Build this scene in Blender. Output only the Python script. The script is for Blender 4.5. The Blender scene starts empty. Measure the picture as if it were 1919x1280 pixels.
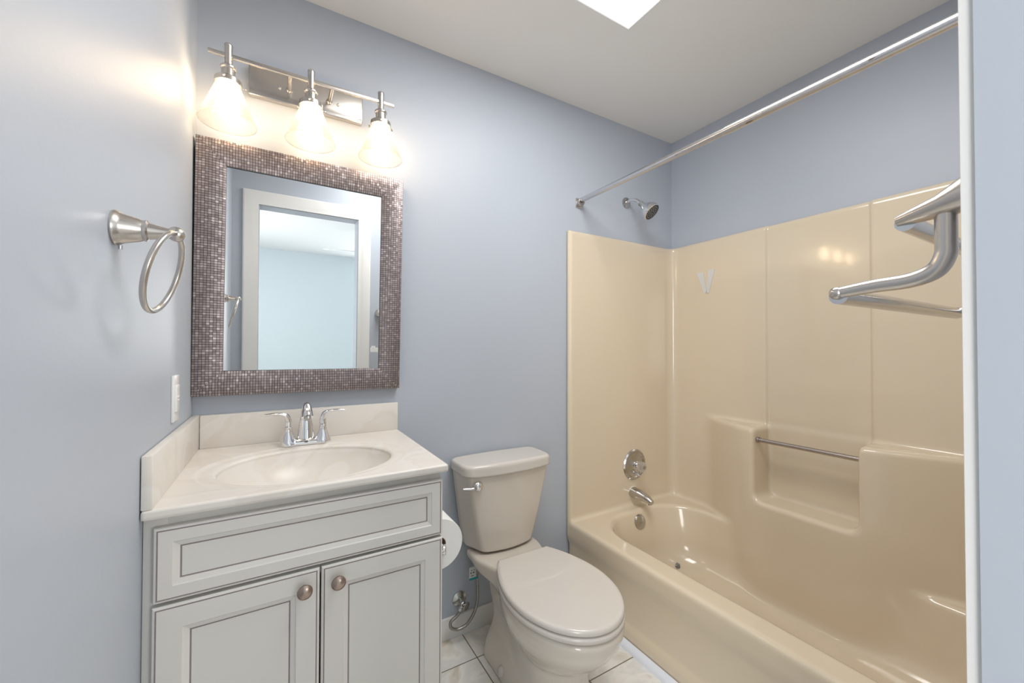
import bpy, bmesh, math, random
import numpy as np
from mathutils import Vector, Matrix, Euler
random.seed(7)
PI = math.pi
col = bpy.context.scene.collection
scn = bpy.context.scene

# ------------------------------------------------------------------ dimensions (metres; camera stands at x=0, y=0 in the doorway)
XL, XR = -0.229, 2.037          # left / right wall
YB, YF = 1.578, 0.090           # back wall / door wall (bathroom faces)
YO = -0.025                     # door wall, bedroom face
ZC = 2.44
EYE = 1.212
DX0, DX1, DZ = -0.085, 0.505, 2.045   # door opening

# ------------------------------------------------------------------ camera
FPX = 747.2
yaw, pitch, roll = math.radians(30.376), math.radians(0.773), math.radians(0.12)
f_ = Vector((math.sin(yaw) * math.cos(pitch), math.cos(yaw) * math.cos(pitch), math.sin(pitch)))
r0 = Vector((math.cos(yaw), -math.sin(yaw), 0)); u0 = r0.cross(f_)
r_ = math.cos(roll) * r0 + math.sin(roll) * u0
u_ = -math.sin(roll) * r0 + math.cos(roll) * u0
cd = bpy.data.cameras.new('camera'); cam = bpy.data.objects.new('camera', cd); col.objects.link(cam)
m4 = Matrix((r_, u_, -f_)).transposed().to_4x4(); m4.translation = Vector((0, 0, EYE))
cam.matrix_world = m4
cd.sensor_width = 36; cd.lens = FPX / 1919 * 36; cd.clip_start = 0.01; cd.clip_end = 50
scn.camera = cam

# ------------------------------------------------------------------ view, world, big lights
vs = scn.view_settings
vs.view_transform = 'Standard'; vs.look = 'None'; vs.gamma = 1; vs.use_curve_mapping = False
vs.exposure = 0.08
w = bpy.data.worlds.new('world'); scn.world = w; w.use_nodes = True
w.node_tree.nodes['Background'].inputs[0].default_value = (0.75, 0.85, 1.0, 1)
w.node_tree.nodes['Background'].inputs[1].default_value = 0.6


def area(name, loc, rot, sx, sy, power, colr):
    l = bpy.data.lights.new(name, 'AREA'); l.shape = 'RECTANGLE'; l.size = sx; l.size_y = sy
    l.energy = power; l.color = colr
    o = bpy.data.objects.new(name, l); col.objects.link(o); o.location = loc; o.rotation_euler = rot
    return o


# daylight through skylight and unseen side window; the far window is added fill
area('skylight_daylight', (0.78, 0.64, 2.60), (0, 0, 0), 0.66, 0.78, 17, (1.0, 0.985, 0.96))
area('bedroom_window_daylight_side', (-1.46, -1.8, 1.45), (0, -PI / 2, 0), 1.3, 1.5, 59, (1.0, 0.975, 0.95))
area('bedroom_fill_far', (2.1, -3.84, 1.45), (PI / 2, 0, 0), 1.3, 1.3, 45, (1.0, 0.975, 0.95))
LAMP_STRENGTH = 25.0


# ------------------------------------------------------------------ materials
def nm(name):
    m = bpy.data.materials.new(name); m.use_nodes = True
    nt = m.node_tree; b = nt.nodes['Principled BSDF']
    return m, nt, b


def N(nt, t, **k):
    n = nt.nodes.new(t)
    for a, v in k.items(): setattr(n, a, v)
    return n


def simple(name, c, rough=0.5, metal=0.0, coat=0.0, noise=0.0, nscale=20, bump=0.0, bscale=200, spec=0.5):
    m, nt, b = nm(name)
    b.inputs['Base Color'].default_value = (*c, 1); b.inputs['Roughness'].default_value = rough
    b.inputs['Metallic'].default_value = metal; b.inputs['Coat Weight'].default_value = coat
    b.inputs['Coat Roughness'].default_value = 0.06
    b.inputs['Specular IOR Level'].default_value = spec
    tc = N(nt, 'ShaderNodeTexCoord')
    if noise > 0:
        n = N(nt, 'ShaderNodeTexNoise'); n.inputs['Scale'].default_value = nscale; n.inputs['Detail'].default_value = 4
        nt.links.new(tc.outputs['Object'], n.inputs['Vector'])
        mx = N(nt, 'ShaderNodeMix', data_type='RGBA')
        mx.inputs[6].default_value = (*[x * (1 - noise) for x in c], 1)
        mx.inputs[7].default_value = (*[min(1, x * (1 + noise)) for x in c], 1)
        nt.links.new(n.outputs['Fac'], mx.inputs[0]); nt.links.new(mx.outputs[2], b.inputs['Base Color'])
    if bump > 0:
        n = N(nt, 'ShaderNodeTexNoise'); n.inputs['Scale'].default_value = bscale; n.inputs['Detail'].default_value = 3
        nt.links.new(tc.outputs['Object'], n.inputs['Vector'])
        bp = N(nt, 'ShaderNodeBump'); bp.inputs['Strength'].default_value = bump; bp.inputs['Distance'].default_value = 0.002
        nt.links.new(n.outputs['Fac'], bp.inputs['Height']); nt.links.new(bp.outputs[0], b.inputs['Normal'])
    return m


WALLC = (0.475, 0.515, 0.58)
M = {}
M['wall'] = simple('blue_grey_satin_paint', WALLC, 0.42, noise=0.015, nscale=3, bump=0.12, bscale=90, spec=0.4)
M['ceiling'] = simple('ceiling_paint', (0.87, 0.86, 0.845), 0.8, noise=0.02, nscale=2, bump=0.1, bscale=120)
M['trim'] = simple('white_trim_paint', (0.80, 0.795, 0.78), 0.35, noise=0.01)
M['bedwall'] = simple('bedroom_wall_paint', (0.58, 0.66, 0.70), 0.6, noise=0.01)
M['bedfloor'] = simple('bedroom_carpet', (0.55, 0.52, 0.48), 0.9, noise=0.1, nscale=150)
M['cabinet'] = simple('antique_white_paint', (0.70, 0.68, 0.64), 0.32, noise=0.01)
M['glaze'] = simple('brown_glaze', (0.30, 0.25, 0.25), 0.5, noise=0.15, nscale=60)
M['dark'] = simple('dark_gap', (0.03, 0.03, 0.03), 0.8)
M['bisque'] = simple('bisque_vitreous_china', (0.66, 0.605, 0.53), 0.10, coat=0.6, noise=0.01)
M['seat'] = simple('bisque_seat_plastic', (0.66, 0.62, 0.57), 0.18, coat=0.2, noise=0.01)
M['tub'] = simple('almond_gelcoat', (0.73, 0.625, 0.475), 0.14, coat=0.45, noise=0.015, nscale=4, bump=0.10, bscale=16)
M['nickel'] = simple('brushed_nickel', (0.60, 0.56, 0.52), 0.26, metal=1, noise=0.04, nscale=80)
M['steel'] = simple('polished_steel', (0.66, 0.66, 0.67), 0.2, metal=1, noise=0.03, nscale=50)
M['chrome'] = simple('chrome', (0.80, 0.80, 0.82), 0.06, metal=1, noise=0.01)
M['oldchrome'] = simple('dull_chrome', (0.55, 0.54, 0.52), 0.22, metal=1, noise=0.12, nscale=60)
M['bronze'] = simple('antique_bronze_nickel', (0.42, 0.33, 0.28), 0.28, metal=1, noise=0.15, nscale=60)
M['bar'] = simple('brushed_grab_bar', (0.46, 0.41, 0.38), 0.3, metal=1, noise=0.08, nscale=80)
M['blackplastic'] = simple('black_nozzle_plate', (0.03, 0.03, 0.03), 0.35, noise=0.1)
M['greyrubber'] = simple('grey_rubber', (0.25, 0.26, 0.25), 0.5, noise=0.1)
M['plastic'] = simple('white_plastic', (0.80, 0.80, 0.79), 0.3, noise=0.01)
M['paper'] = simple('tissue_paper', (0.88, 0.88, 0.87), 0.9, noise=0.02, nscale=60, bump=0.2)
M['braid'] = None
M['teal'] = simple('teal_print', (0.02, 0.38, 0.40), 0.5, noise=0.02)
M['ink'] = simple('black_print', (0.04, 0.04, 0.04), 0.5, noise=0.02)
M['dirt'] = simple('rust_dark', (0.10, 0.07, 0.05), 0.9, noise=0.2, nscale=50)
M['fan'] = simple('white_fan_blade', (0.80, 0.82, 0.83), 0.4, noise=0.01)

# wear under the curtain rod: nickel with blotches of tarnish that sit on the metal itself
m, nt, b = nm('worn_nickel_tube')
b.inputs['Metallic'].default_value = 1; b.inputs['Roughness'].default_value = 0.24
tc = N(nt, 'ShaderNodeTexCoord'); mp = N(nt, 'ShaderNodeMapping'); mp.inputs['Scale'].default_value = (60, 14, 60)
ns = N(nt, 'ShaderNodeTexNoise'); ns.inputs['Scale'].default_value = 1.0; ns.inputs['Detail'].default_value = 5
cr = N(nt, 'ShaderNodeValToRGB'); cr.color_ramp.elements[0].position = 0.66; cr.color_ramp.elements[1].position = 0.72
cr.color_ramp.elements[0].color = (0.62, 0.61, 0.62, 1); cr.color_ramp.elements[1].color = (0.30, 0.24, 0.19, 1)
nt.links.new(tc.outputs['Object'], mp.inputs[0]); nt.links.new(mp.outputs[0], ns.inputs['Vector'])
nt.links.new(ns.outputs['Fac'], cr.inputs[0]); nt.links.new(cr.outputs[0], b.inputs['Base Color'])
M['rod'] = m

# braided hose
m, nt, b = nm('braided_steel')
b.inputs['Metallic'].default_value = 0.9; b.inputs['Roughness'].default_value = 0.35
tc = N(nt, 'ShaderNodeTexCoord'); wv = N(nt, 'ShaderNodeTexVoronoi'); wv.inputs['Scale'].default_value = 420
nt.links.new(tc.outputs['Object'], wv.inputs['Vector'])
cr = N(nt, 'ShaderNodeValToRGB'); cr.color_ramp.elements[0].color = (0.5, 0.48, 0.45, 1); cr.color_ramp.elements[1].color = (0.22, 0.2, 0.18, 1)
nt.links.new(wv.outputs['Distance'], cr.inputs[0]); nt.links.new(cr.outputs[0], b.inputs['Base Color'])
M['braid'] = m

# cultured marble
m, nt, b = nm('cultured_marble')
b.inputs['Roughness'].default_value = 0.27; b.inputs['Specular IOR Level'].default_value = 0.3
tc = N(nt, 'ShaderNodeTexCoord'); n1 = N(nt, 'ShaderNodeTexNoise'); n1.inputs['Scale'].default_value = 3.5; n1.inputs['Detail'].default_value = 6; n1.inputs['Distortion'].default_value = 1.5
nt.links.new(tc.outputs['Object'], n1.inputs['Vector'])
cr = N(nt, 'ShaderNodeValToRGB'); e = cr.color_ramp.elements
e[0].position = 0.40; e[0].color = (0.77, 0.73, 0.675, 1); e[1].position = 0.62; e[1].color = (0.77, 0.73, 0.675, 1)
x = e.new(0.49); x.color = (0.745, 0.695, 0.63, 1); x = e.new(0.53); x.color = (0.785, 0.75, 0.705, 1)
nt.links.new(n1.outputs['Fac'], cr.inputs[0]); nt.links.new(cr.outputs[0], b.inputs['Base Color'])
M['marble'] = m

# floor tile: marbled 12 inch tiles with beige grout (joints at x=0.68, y=1.424)
m, nt, b = nm('marbled_floor_tile')
b.inputs['Roughness'].default_value = 0.3
tc = N(nt, 'ShaderNodeTexCoord'); mp = N(nt, 'ShaderNodeMapping')
mp.inputs['Location'].default_value = (-0.68 + 3 * 0.305, -1.424 + 6 * 0.305, 0)
nt.links.new(tc.outputs['Object'], mp.inputs[0])
br = N(nt, 'ShaderNodeTexBrick'); br.offset = 0.0; br.squash = 1.0
br.inputs['Scale'].default_value = 1; br.inputs['Brick Width'].default_value = 0.305; br.inputs['Row Height'].default_value = 0.305
br.inputs['Mortar Size'].default_value = 0.0022; br.inputs['Mortar Smooth'].default_value = 0.1; br.inputs['Bias'].default_value = 0
br.inputs['Color1'].default_value = (0.0, 0.0, 0.0, 1); br.inputs['Color2'].default_value = (1, 1, 1, 1); br.inputs['Mortar'].default_value = (0.5, 0.5, 0.5, 1)
nt.links.new(mp.outputs[0], br.inputs['Vector'])
ad = N(nt, 'ShaderNodeVectorMath', operation='MULTIPLY_ADD'); ad.inputs[1].default_value = (9, 9, 9)
nt.links.new(br.outputs['Color'], ad.inputs[0]); nt.links.new(mp.outputs[0], ad.inputs[2])
n1 = N(nt, 'ShaderNodeTexNoise'); n1.inputs['Scale'].default_value = 7; n1.inputs['Detail'].default_value = 7; n1.inputs['Distortion'].default_value = 1.2
nt.links.new(ad.outputs[0], n1.inputs['Vector'])
cr = N(nt, 'ShaderNodeValToRGB'); e = cr.color_ramp.elements
e[0].position = 0.33; e[0].color = (0.66, 0.60, 0.51, 1); e[1].position = 0.7; e[1].color = (0.80, 0.80, 0.79, 1)
x = e.new(0.46); x.color = (0.86, 0.84, 0.79, 1); x = e.new(0.56); x.color = (0.76, 0.75, 0.72, 1)
nt.links.new(n1.outputs['Fac'], cr.inputs[0])
mx = N(nt, 'ShaderNodeMix', data_type='RGBA'); mx.inputs[7].default_value = (0.22, 0.18, 0.14, 1)
nt.links.new(br.outputs['Fac'], mx.inputs[0]); nt.links.new(cr.outputs[0], mx.inputs[6]); nt.links.new(mx.outputs[2], b.inputs['Base Color'])
bp = N(nt, 'ShaderNodeBump'); bp.invert = True; bp.inputs['Distance'].default_value = 0.001; bp.inputs['Strength'].default_value = 0.6
nt.links.new(br.outputs['Fac'], bp.inputs['Height']); nt.links.new(bp.outputs[0], b.inputs['Normal'])
M['tile'] = m

# mosaic frame: metallic tesserae, each cell with its own tone and tilt
m, nt, b = nm('metallic_mosaic')
b.inputs['Metallic'].default_value = 0.6; b.inputs['Roughness'].default_value = 0.36
uv = N(nt, 'ShaderNodeUVMap'); dv = N(nt, 'ShaderNodeVectorMath', operation='DIVIDE'); dv.inputs[1].default_value = (0.0076, 0.0087, 1)
nt.links.new(uv.outputs[0], dv.inputs[0])
fl = N(nt, 'ShaderNodeVectorMath', operation='FLOOR'); nt.links.new(dv.outputs[0], fl.inputs[0])
fr = N(nt, 'ShaderNodeVectorMath', operation='FRACTION'); nt.links.new(dv.outputs[0], fr.inputs[0])
wn = N(nt, 'ShaderNodeTexWhiteNoise', noise_dimensions='2D'); nt.links.new(fl.outputs[0], wn.inputs['Vector'])
sep = N(nt, 'ShaderNodeSeparateXYZ'); nt.links.new(fr.outputs[0], sep.inputs[0])


def edge(sock, t):
    a = N(nt, 'ShaderNodeMath', operation='SUBTRACT'); a.inputs[1].default_value = 0.5; nt.links.new(sock, a.inputs[0])
    c = N(nt, 'ShaderNodeMath', operation='ABSOLUTE'); nt.links.new(a.outputs[0], c.inputs[0])
    d = N(nt, 'ShaderNodeMath', operation='GREATER_THAN'); d.inputs[1].default_value = t; nt.links.new(c.outputs[0], d.inputs[0])
    return d.outputs[0]


mxm = N(nt, 'ShaderNodeMath', operation='MAXIMUM'); nt.links.new(edge(sep.outputs[0], 0.40), mxm.inputs[0]); nt.links.new(edge(sep.outputs[1], 0.43), mxm.inputs[1])
cr = N(nt, 'ShaderNodeValToRGB'); e = cr.color_ramp.elements
e[0].position = 0; e[0].color = (0.27, 0.225, 0.215, 1); e[1].position = 1; e[1].color = (0.50, 0.44, 0.43, 1)
x = e.new(0.8); x.color = (0.36, 0.31, 0.30, 1)
nt.links.new(wn.outputs['Value'], cr.inputs[0])
mx = N(nt, 'ShaderNodeMix', data_type='RGBA'); mx.inputs[7].default_value = (0.075, 0.05, 0.055, 1)
nt.links.new(mxm.outputs[0], mx.inputs[0]); nt.links.new(cr.outputs[0], mx.inputs[6]); nt.links.new(mx.outputs[2], b.inputs['Base Color'])
ge = N(nt, 'ShaderNodeNewGeometry')
sb = N(nt, 'ShaderNodeVectorMath', operation='SUBTRACT'); sb.inputs[1].default_value = (0.5, 0.5, 0.5); nt.links.new(wn.outputs['Color'], sb.inputs[0])
sc = N(nt, 'ShaderNodeVectorMath', operation='MULTIPLY_ADD'); sc.inputs[1].default_value = (0.13, 0.13, 0.13)
nt.links.new(sb.outputs[0], sc.inputs[0]); nt.links.new(ge.outputs['Normal'], sc.inputs[2])
no = N(nt, 'ShaderNodeVectorMath', operation='NORMALIZE'); nt.links.new(sc.outputs[0], no.inputs[0]); nt.links.new(no.outputs[0], b.inputs['Normal'])
M['mosaic'] = m

m, nt, b = nm('silvered_glass')
b.inputs['Metallic'].default_value = 1; b.inputs['Roughness'].default_value = 0.0; b.inputs['Base Color'].default_value = (0.90, 0.92, 0.92, 1)
M['mirror'] = m


def glassy(name, tr, tint=(1, 1, 1), milky=0.0):
    m = bpy.data.materials.new(name); m.use_nodes = True; nt = m.node_tree; nt.nodes.clear()
    o = N(nt, 'ShaderNodeOutputMaterial'); t = N(nt, 'ShaderNodeBsdfTransparent'); t.inputs[0].default_value = (*tint, 1)
    g = N(nt, 'ShaderNodeBsdfGlossy'); g.inputs['Roughness'].default_value = 0.05
    fz = N(nt, 'ShaderNodeLayerWeight'); fz.inputs['Blend'].default_value = tr
    mx = N(nt, 'ShaderNodeMixShader'); nt.links.new(fz.outputs['Facing'], mx.inputs[0]); nt.links.new(t.outputs[0], mx.inputs[1]); nt.links.new(g.outputs[0], mx.inputs[2])
    if milky:
        d = N(nt, 'ShaderNodeBsdfTranslucent'); d.inputs[0].default_value = (0.95, 0.95, 0.93, 1)
        m2 = N(nt, 'ShaderNodeMixShader'); m2.inputs[0].default_value = milky
        nt.links.new(mx.outputs[0], m2.inputs[1]); nt.links.new(d.outputs[0], m2.inputs[2]); mx = m2
    nt.links.new(mx.outputs[0], o.inputs[0])
    return m


M['shade'] = glassy('clear_shade_glass', 0.12, (0.98, 0.97, 0.95), 0.07)  # milky share stands in for the glare of the bulbs in clear glass
M['rim'] = glassy('shade_rim_glass', 0.4, (0.88, 0.82, 0.74), 0.25)
M['acrylic'] = glassy('clear_acrylic', 0.15, (0.85, 0.82, 0.80), 0.55)
M['tape'] = glassy('clear_tape', 0.06, (0.97, 0.97, 0.97), 0.6)
for _n in M['tape'].node_tree.nodes:
    if _n.type == 'BSDF_TRANSLUCENT':
        _d = M['tape'].node_tree.nodes.new('ShaderNodeBsdfDiffuse'); _d.inputs[0].default_value = (0.9, 0.9, 0.88, 1)
        M['tape'].node_tree.links.new(_d.outputs[0], _n.outputs[0].links[0].to_socket)


def emis(name, c, s):
    m = bpy.data.materials.new(name); m.use_nodes = True; nt = m.node_tree; nt.nodes.clear()
    o = N(nt, 'ShaderNodeOutputMaterial'); e = N(nt, 'ShaderNodeEmission'); e.inputs[0].default_value = (*c, 1); e.inputs[1].default_value = s
    nt.links.new(e.outputs[0], o.inputs[0]); return m


M['bulb'] = emis('lit_frosted_bulb', (1.0, 0.755, 0.49), LAMP_STRENGTH)
M['skypanel'] = emis('daylit_skylight_lens', (0.95, 0.98, 1.0), 1.3)
M['window_day'] = emis('daylit_window_pane', (0.9, 0.96, 1.0), 1.6)


# ------------------------------------------------------------------ object helpers
def setp(o, label=None, cat=None, group=None, kind=None):
    if label: o['label'] = label
    if cat: o['category'] = cat
    if group: o['group'] = group
    if kind: o['kind'] = kind
    return o


def thing(name, label, cat, loc, group=None):
    o = bpy.data.objects.new(name, None); col.objects.link(o); o.location = loc; o.empty_display_size = 0.05
    return setp(o, label, cat, group)


def link(name, me, mats, parent=None, smooth=False):
    """vertices are in world coordinates; re-based on the parent's (unrotated) origin"""
    for mt in (mats if isinstance(mats, (list, tuple)) else [mats]): me.materials.append(mt)
    if smooth:
        for p in me.polygons: p.use_smooth = True
    o = bpy.data.objects.new(name, me); col.objects.link(o)
    if parent is not None:
        o.parent = parent
        L = Vector((0, 0, 0)); q = parent
        while q is not None: L += Vector(q.location); q = q.parent
        me.transform(Matrix.Translation(-L))
    return o


def link_base(name, me, mats, base, smooth=False):
    """top-level mesh thing with its origin at `base`"""
    for mt in (mats if isinstance(mats, (list, tuple)) else [mats]): me.materials.append(mt)
    if smooth:
        for p in me.polygons: p.use_smooth = True
    o = bpy.data.objects.new(name, me); col.objects.link(o)
    me.transform(Matrix.Translation(-Vector(base))); o.location = base
    return o


def autosmooth(me, ang=35):
    """shade smooth, hard edges above the angle"""
    bm = bmesh.new(); bm.from_mesh(me); a = math.radians(ang)
    for e in bm.edges:
        e.smooth = not (len(e.link_faces) == 2 and e.calc_face_angle(0) > a)
    for fc in bm.faces: fc.smooth = True
    bm.to_mesh(me); bm.free()
    return me


def tome(bm, name='m', ang=35):
    bmesh.ops.recalc_face_normals(bm, faces=bm.faces)
    me = bpy.data.meshes.new(name); bm.to_mesh(me); bm.free()
    return autosmooth(me, ang)


def box(bm, a, b_, bev=0.0, seg=2):
    a = Vector(a); b_ = Vector(b_)
    r = bmesh.ops.create_cube(bm, size=1.0)
    vs_ = r['verts']
    for v in vs_:
        v.co = Vector(((a.x + b_.x) / 2 + v.co.x * abs(b_.x - a.x), (a.y + b_.y) / 2 + v.co.y * abs(b_.y - a.y), (a.z + b_.z) / 2 + v.co.z * abs(b_.z - a.z)))
    if bev > 0:
        es = list({e for v in vs_ for e in v.link_edges})
        bmesh.ops.bevel(bm, geom=es, offset=bev, segments=seg, profile=0.5, affect='EDGES')


def boxme(a, b_, bev=0.0, seg=2):
    bm = bmesh.new(); box(bm, a, b_, bev, seg); return tome(bm)


def lathe(bm, prof, origin, axis=(0, 0, 1), seg=48, cap=True):
    """prof: list of (radius, distance along axis)"""
    ax = Vector(axis).normalized()
    t = Vector((1, 0, 0)) if abs(ax.x) < 0.9 else Vector((0, 1, 0))
    e1 = ax.cross(t).normalized(); e2 = ax.cross(e1); o = Vector(origin)
    rings = []
    for r, d in prof:
        if r < 1e-6: rings.append([bm.verts.new(o + ax * d)])
        else: rings.append([bm.verts.new(o + ax * d + e1 * (r * math.cos(2 * PI * i / seg)) + e2 * (r * math.sin(2 * PI * i / seg))) for i in range(seg)])
    for A, B in zip(rings, rings[1:]):
        for i in range(seg):
            j = (i + 1) % seg
            if len(A) == 1 and len(B) == 1: continue
            if len(A) == 1: bm.faces.new((A[0], B[i], B[j]))
            elif len(B) == 1: bm.faces.new((A[i], A[j], B[0]))
            else: bm.faces.new((A[i], A[j], B[j], B[i]))
    if cap:
        if len(rings[0]) > 1: bm.faces.new(rings[0])
        if len(rings[-1]) > 1: bm.faces.new(rings[-1])


def catmull(pts, n=8):
    P = [Vector(p) for p in pts]; P = [2 * P[0] - P[1]] + P + [2 * P[-1] - P[-2]]
    out = []
    for i in range(1, len(P) - 2):
        for k in range(n):
            t = k / n
            out.append(0.5 * ((2 * P[i]) + (-P[i - 1] + P[i + 1]) * t + (2 * P[i - 1] - 5 * P[i] + 4 * P[i + 1] - P[i + 2]) * t * t + (-P[i - 1] + 3 * P[i] - 3 * P[i + 1] + P[i + 2]) * t ** 3))
    out.append(P[-2]); return out


def interp(vals, n):
    out = []
    for a, b_ in zip(vals, vals[1:]):
        out += [a + (b_ - a) * k / n for k in range(n)]
    return out + [vals[-1]]


def tube(bm, pts, rad, seg=20, closed=False, flat=None, up=None, cap=True):
    """sweep a circle (or ellipse: flat = list of (ra, rb)) along points"""
    P = [Vector(p) for p in pts]; n = len(P)
    if not isinstance(rad, (list, tuple)): rad = [rad] * n
    rings = []; prev = None
    for i in range(n):
        if closed: T = (P[(i + 1) % n] - P[i - 1]).normalized()
        else: T = (P[min(i + 1, n - 1)] - P[max(i - 1, 0)]).normalized()
        if up is not None: s = Vector(up).cross(T).normalized()
        elif prev is None:
            a = Vector((0, 0, 1)) if abs(T.z) < 0.9 else Vector((1, 0, 0)); s = a.cross(T).normalized()
        else: s = (prev - T * prev.dot(T)).normalized()
        prev = s; c = T.cross(s)
        ra, rb = flat[i] if flat else (rad[i], rad[i])
        rings.append([bm.verts.new(P[i] + s * (ra * math.cos(2 * PI * k / seg)) + c * (rb * math.sin(2 * PI * k / seg))) for k in range(seg)])
    pr = list(zip(rings, rings[1:])) + ([(rings[-1], rings[0])] if closed else [])
    for A, B in pr:
        for k in range(seg):
            j = (k + 1) % seg; bm.faces.new((A[k], A[j], B[j], B[k]))
    if cap and not closed: bm.faces.new(rings[0]); bm.faces.new(rings[-1])


def L1(name, parent, mat, prof, origin, axis=(0, 0, 1), seg=48, ang=35, cap=True):
    bm = bmesh.new(); lathe(bm, prof, origin, axis, seg, cap); return link(name, tome(bm, name, ang), mat, parent)


# ------------------------------------------------------------------ smooth solid modelling on a grid
def smax(a, b_, k):
    h = np.maximum(k - np.abs(a - b_), 0) / k
    return np.maximum(a, b_) + h * h * k * 0.25


def smin(a, b_, k): return -smax(-a, -b_, k)


def rbox(X, Y, Z, lo, hi, r=0.0):
    c = [(a + b_) / 2 for a, b_ in zip(lo, hi)]; h = [(b_ - a) / 2 - r for a, b_ in zip(lo, hi)]
    q = [np.abs(V - cc) - hh for V, cc, hh in zip((X, Y, Z), c, h)]
    return np.sqrt(np.maximum(q[0], 0) ** 2 + np.maximum(q[1], 0) ** 2 + np.maximum(q[2], 0) ** 2) + np.minimum(np.maximum(np.maximum(q[0], q[1]), q[2]), 0) - r


def sstep(a, b_, x):
    t = np.clip((x - a) / (b_ - a), 0, 1); return t * t * (3 - 2 * t)


def isomesh(f, lo, hi, h, name):
    """naive surface nets, then vertices pushed onto f = 0 and shaded with the gradient"""
    ax = [np.arange(l, u + h, h) for l, u in zip(lo, hi)]
    X, Y, Z = np.meshgrid(*ax, indexing='ij'); V = f(X, Y, Z); S = V < 0
    nx, ny, nz = V.shape
    cnt = np.zeros((nx - 1, ny - 1, nz - 1)); acc = np.zeros((3, nx - 1, ny - 1, nz - 1))
    G = (X, Y, Z)

    def sl(d, off):
        s = [slice(None)] * 3
        return s
    for d in range(3):
        A = [slice(None)] * 3; B = [slice(None)] * 3
        A[d] = slice(0, -1); B[d] = slice(1, None)
        va, vb = V[tuple(A)], V[tuple(B)]; cr_ = S[tuple(A)] != S[tuple(B)]
        t = np.where(cr_, va / np.where(cr_, va - vb, 1), 0)
        o = [k for k in range(3) if k != d]
        for i in (0, 1):
            for j in (0, 1):
                s = [slice(None)] * 3
                s[o[0]] = slice(i, (None if i else -1)); s[o[1]] = slice(j, (None if j else -1)); s = tuple(s)
                c_ = cr_[s]; cnt += c_
                for k in range(3):
                    g = G[k][tuple(A)][s]
                    acc[k] += np.where(c_, g + (t[s] * h if k == d else 0), 0)
    act = cnt > 0; idx = -np.ones(cnt.shape, int); idx[act] = np.arange(act.sum())
    P = np.stack([acc[k][act] / cnt[act] for k in range(3)], 1)
    F = []
    for d in range(3):
        o = [(d + 1) % 3, (d + 2) % 3]
        A = [slice(None)] * 3; B = [slice(None)] * 3; A[d] = slice(0, -1); B[d] = slice(1, None)
        for q_ in o: A[q_] = slice(1, -1); B[q_] = slice(1, -1)
        sa, sb_ = S[tuple(A)], S[tuple(B)]
        I = np.argwhere(sa != sb_)
        if len(I) == 0: continue
        flip = sa[tuple(I.T)]
        I = I.copy(); I[:, o[0]] += 1; I[:, o[1]] += 1
        e0 = np.zeros(3, int); e0[o[0]] = 1; e1 = np.zeros(3, int); e1[o[1]] = 1
        q_ = [idx[tuple((I - e0 - e1).T)], idx[tuple((I - e1).T)], idx[tuple(I.T)], idx[tuple((I - e0).T)]]
        q_ = np.stack(q_, 1); q_[~flip] = q_[~flip][:, ::-1]; F.append(q_)
    F = np.concatenate(F)
    ep = 1e-4

    def grad(P):
        return np.stack([(f(P[:, 0] + ep * (k == 0), P[:, 1] + ep * (k == 1), P[:, 2] + ep * (k == 2)) - f(P[:, 0] - ep * (k == 0), P[:, 1] - ep * (k == 1), P[:, 2] - ep * (k == 2))) / (2 * ep) for k in range(3)], 1)
    for it in range(5):
        g = grad(P); v = f(P[:, 0], P[:, 1], P[:, 2]); st = (v / np.maximum((g * g).sum(1), 0.05))[:, None] * g
        ln = np.linalg.norm(st, axis=1, keepdims=True); st *= np.minimum(1, 0.3 * h / np.maximum(ln, 1e-9)); P = P - st
    g = grad(P); g /= np.maximum(np.linalg.norm(g, axis=1, keepdims=True), 1e-9)
    me = bpy.data.meshes.new(name)
    me.from_pydata(P.tolist(), [], F.tolist()); me.update()
    for p in me.polygons: p.use_smooth = True
    me.normals_split_custom_set_from_vertices(g.tolist())
    return me


# ------------------------------------------------------------------ setting
def structure(name, me, mats):
    o = link(name, me, mats); o['kind'] = 'structure'; return o


T = 0.12
structure('floor', boxme((XL - T, YO, -0.1), (XR + T, YB + T, 0)), M['tile'])
structure('wall_left', boxme((XL - T, YO, 0), (XL, YB + T, ZC)), M['wall'])
structure('wall_back', boxme((XL, YB, 0), (XR, YB + T, ZC)), M['wall'])
structure('wall_right', boxme((XR, YO, 0), (XR + T, YB + T, ZC)), M['wall'])
bm = bmesh.new()
box(bm, (XL, YO, 0), (DX0 - 0.012, YF, ZC)); box(bm, (DX1 + 0.012, YO, 0), (XR, YF, ZC)); box(bm, (DX0 - 0.012, YO, DZ + 0.012), (DX1 + 0.012, YF, ZC))
structure('wall_front', tome(bm), M['wall'])
# ceiling with the skylight opening
SX0, SX1, SY0, SY1 = 0.40, 1.157, 0.22, 1.089
bm = bmesh.new()
box(bm, (XL - T, YO, ZC), (SX0, YB + T, ZC + 0.10)); box(bm, (SX1, YO, ZC), (XR + T, YB + T, ZC + 0.10))
box(bm, (SX0, YO, ZC), (SX1, SY0, ZC + 0.10)); box(bm, (SX0, SY1, ZC), (SX1, YB + T, ZC + 0.10))
structure('ceiling', tome(bm), M['ceiling'])
bm = bmesh.new()
for a, b_ in (((SX0 - .02, SY0 - .02, ZC + .1), (SX0, SY1 + .02, ZC + .25)), ((SX1, SY0 - .02, ZC + .1), (SX1 + .02, SY1 + .02, ZC + .25)),
              ((SX0, SY0 - .02, ZC + .1), (SX1, SY0, ZC + .25)), ((SX0, SY1, ZC + .1), (SX1, SY1 + .02, ZC + .25))): box(bm, a, b_)
wn1 = structure('window_1', tome(bm), M['trim'])
link('skylight_lens', boxme((SX0 + .001, SY0 + .001, ZC + .004), (SX1 - .001, SY1 - .001, ZC + .010)), M['skypanel'], wn1)
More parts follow.
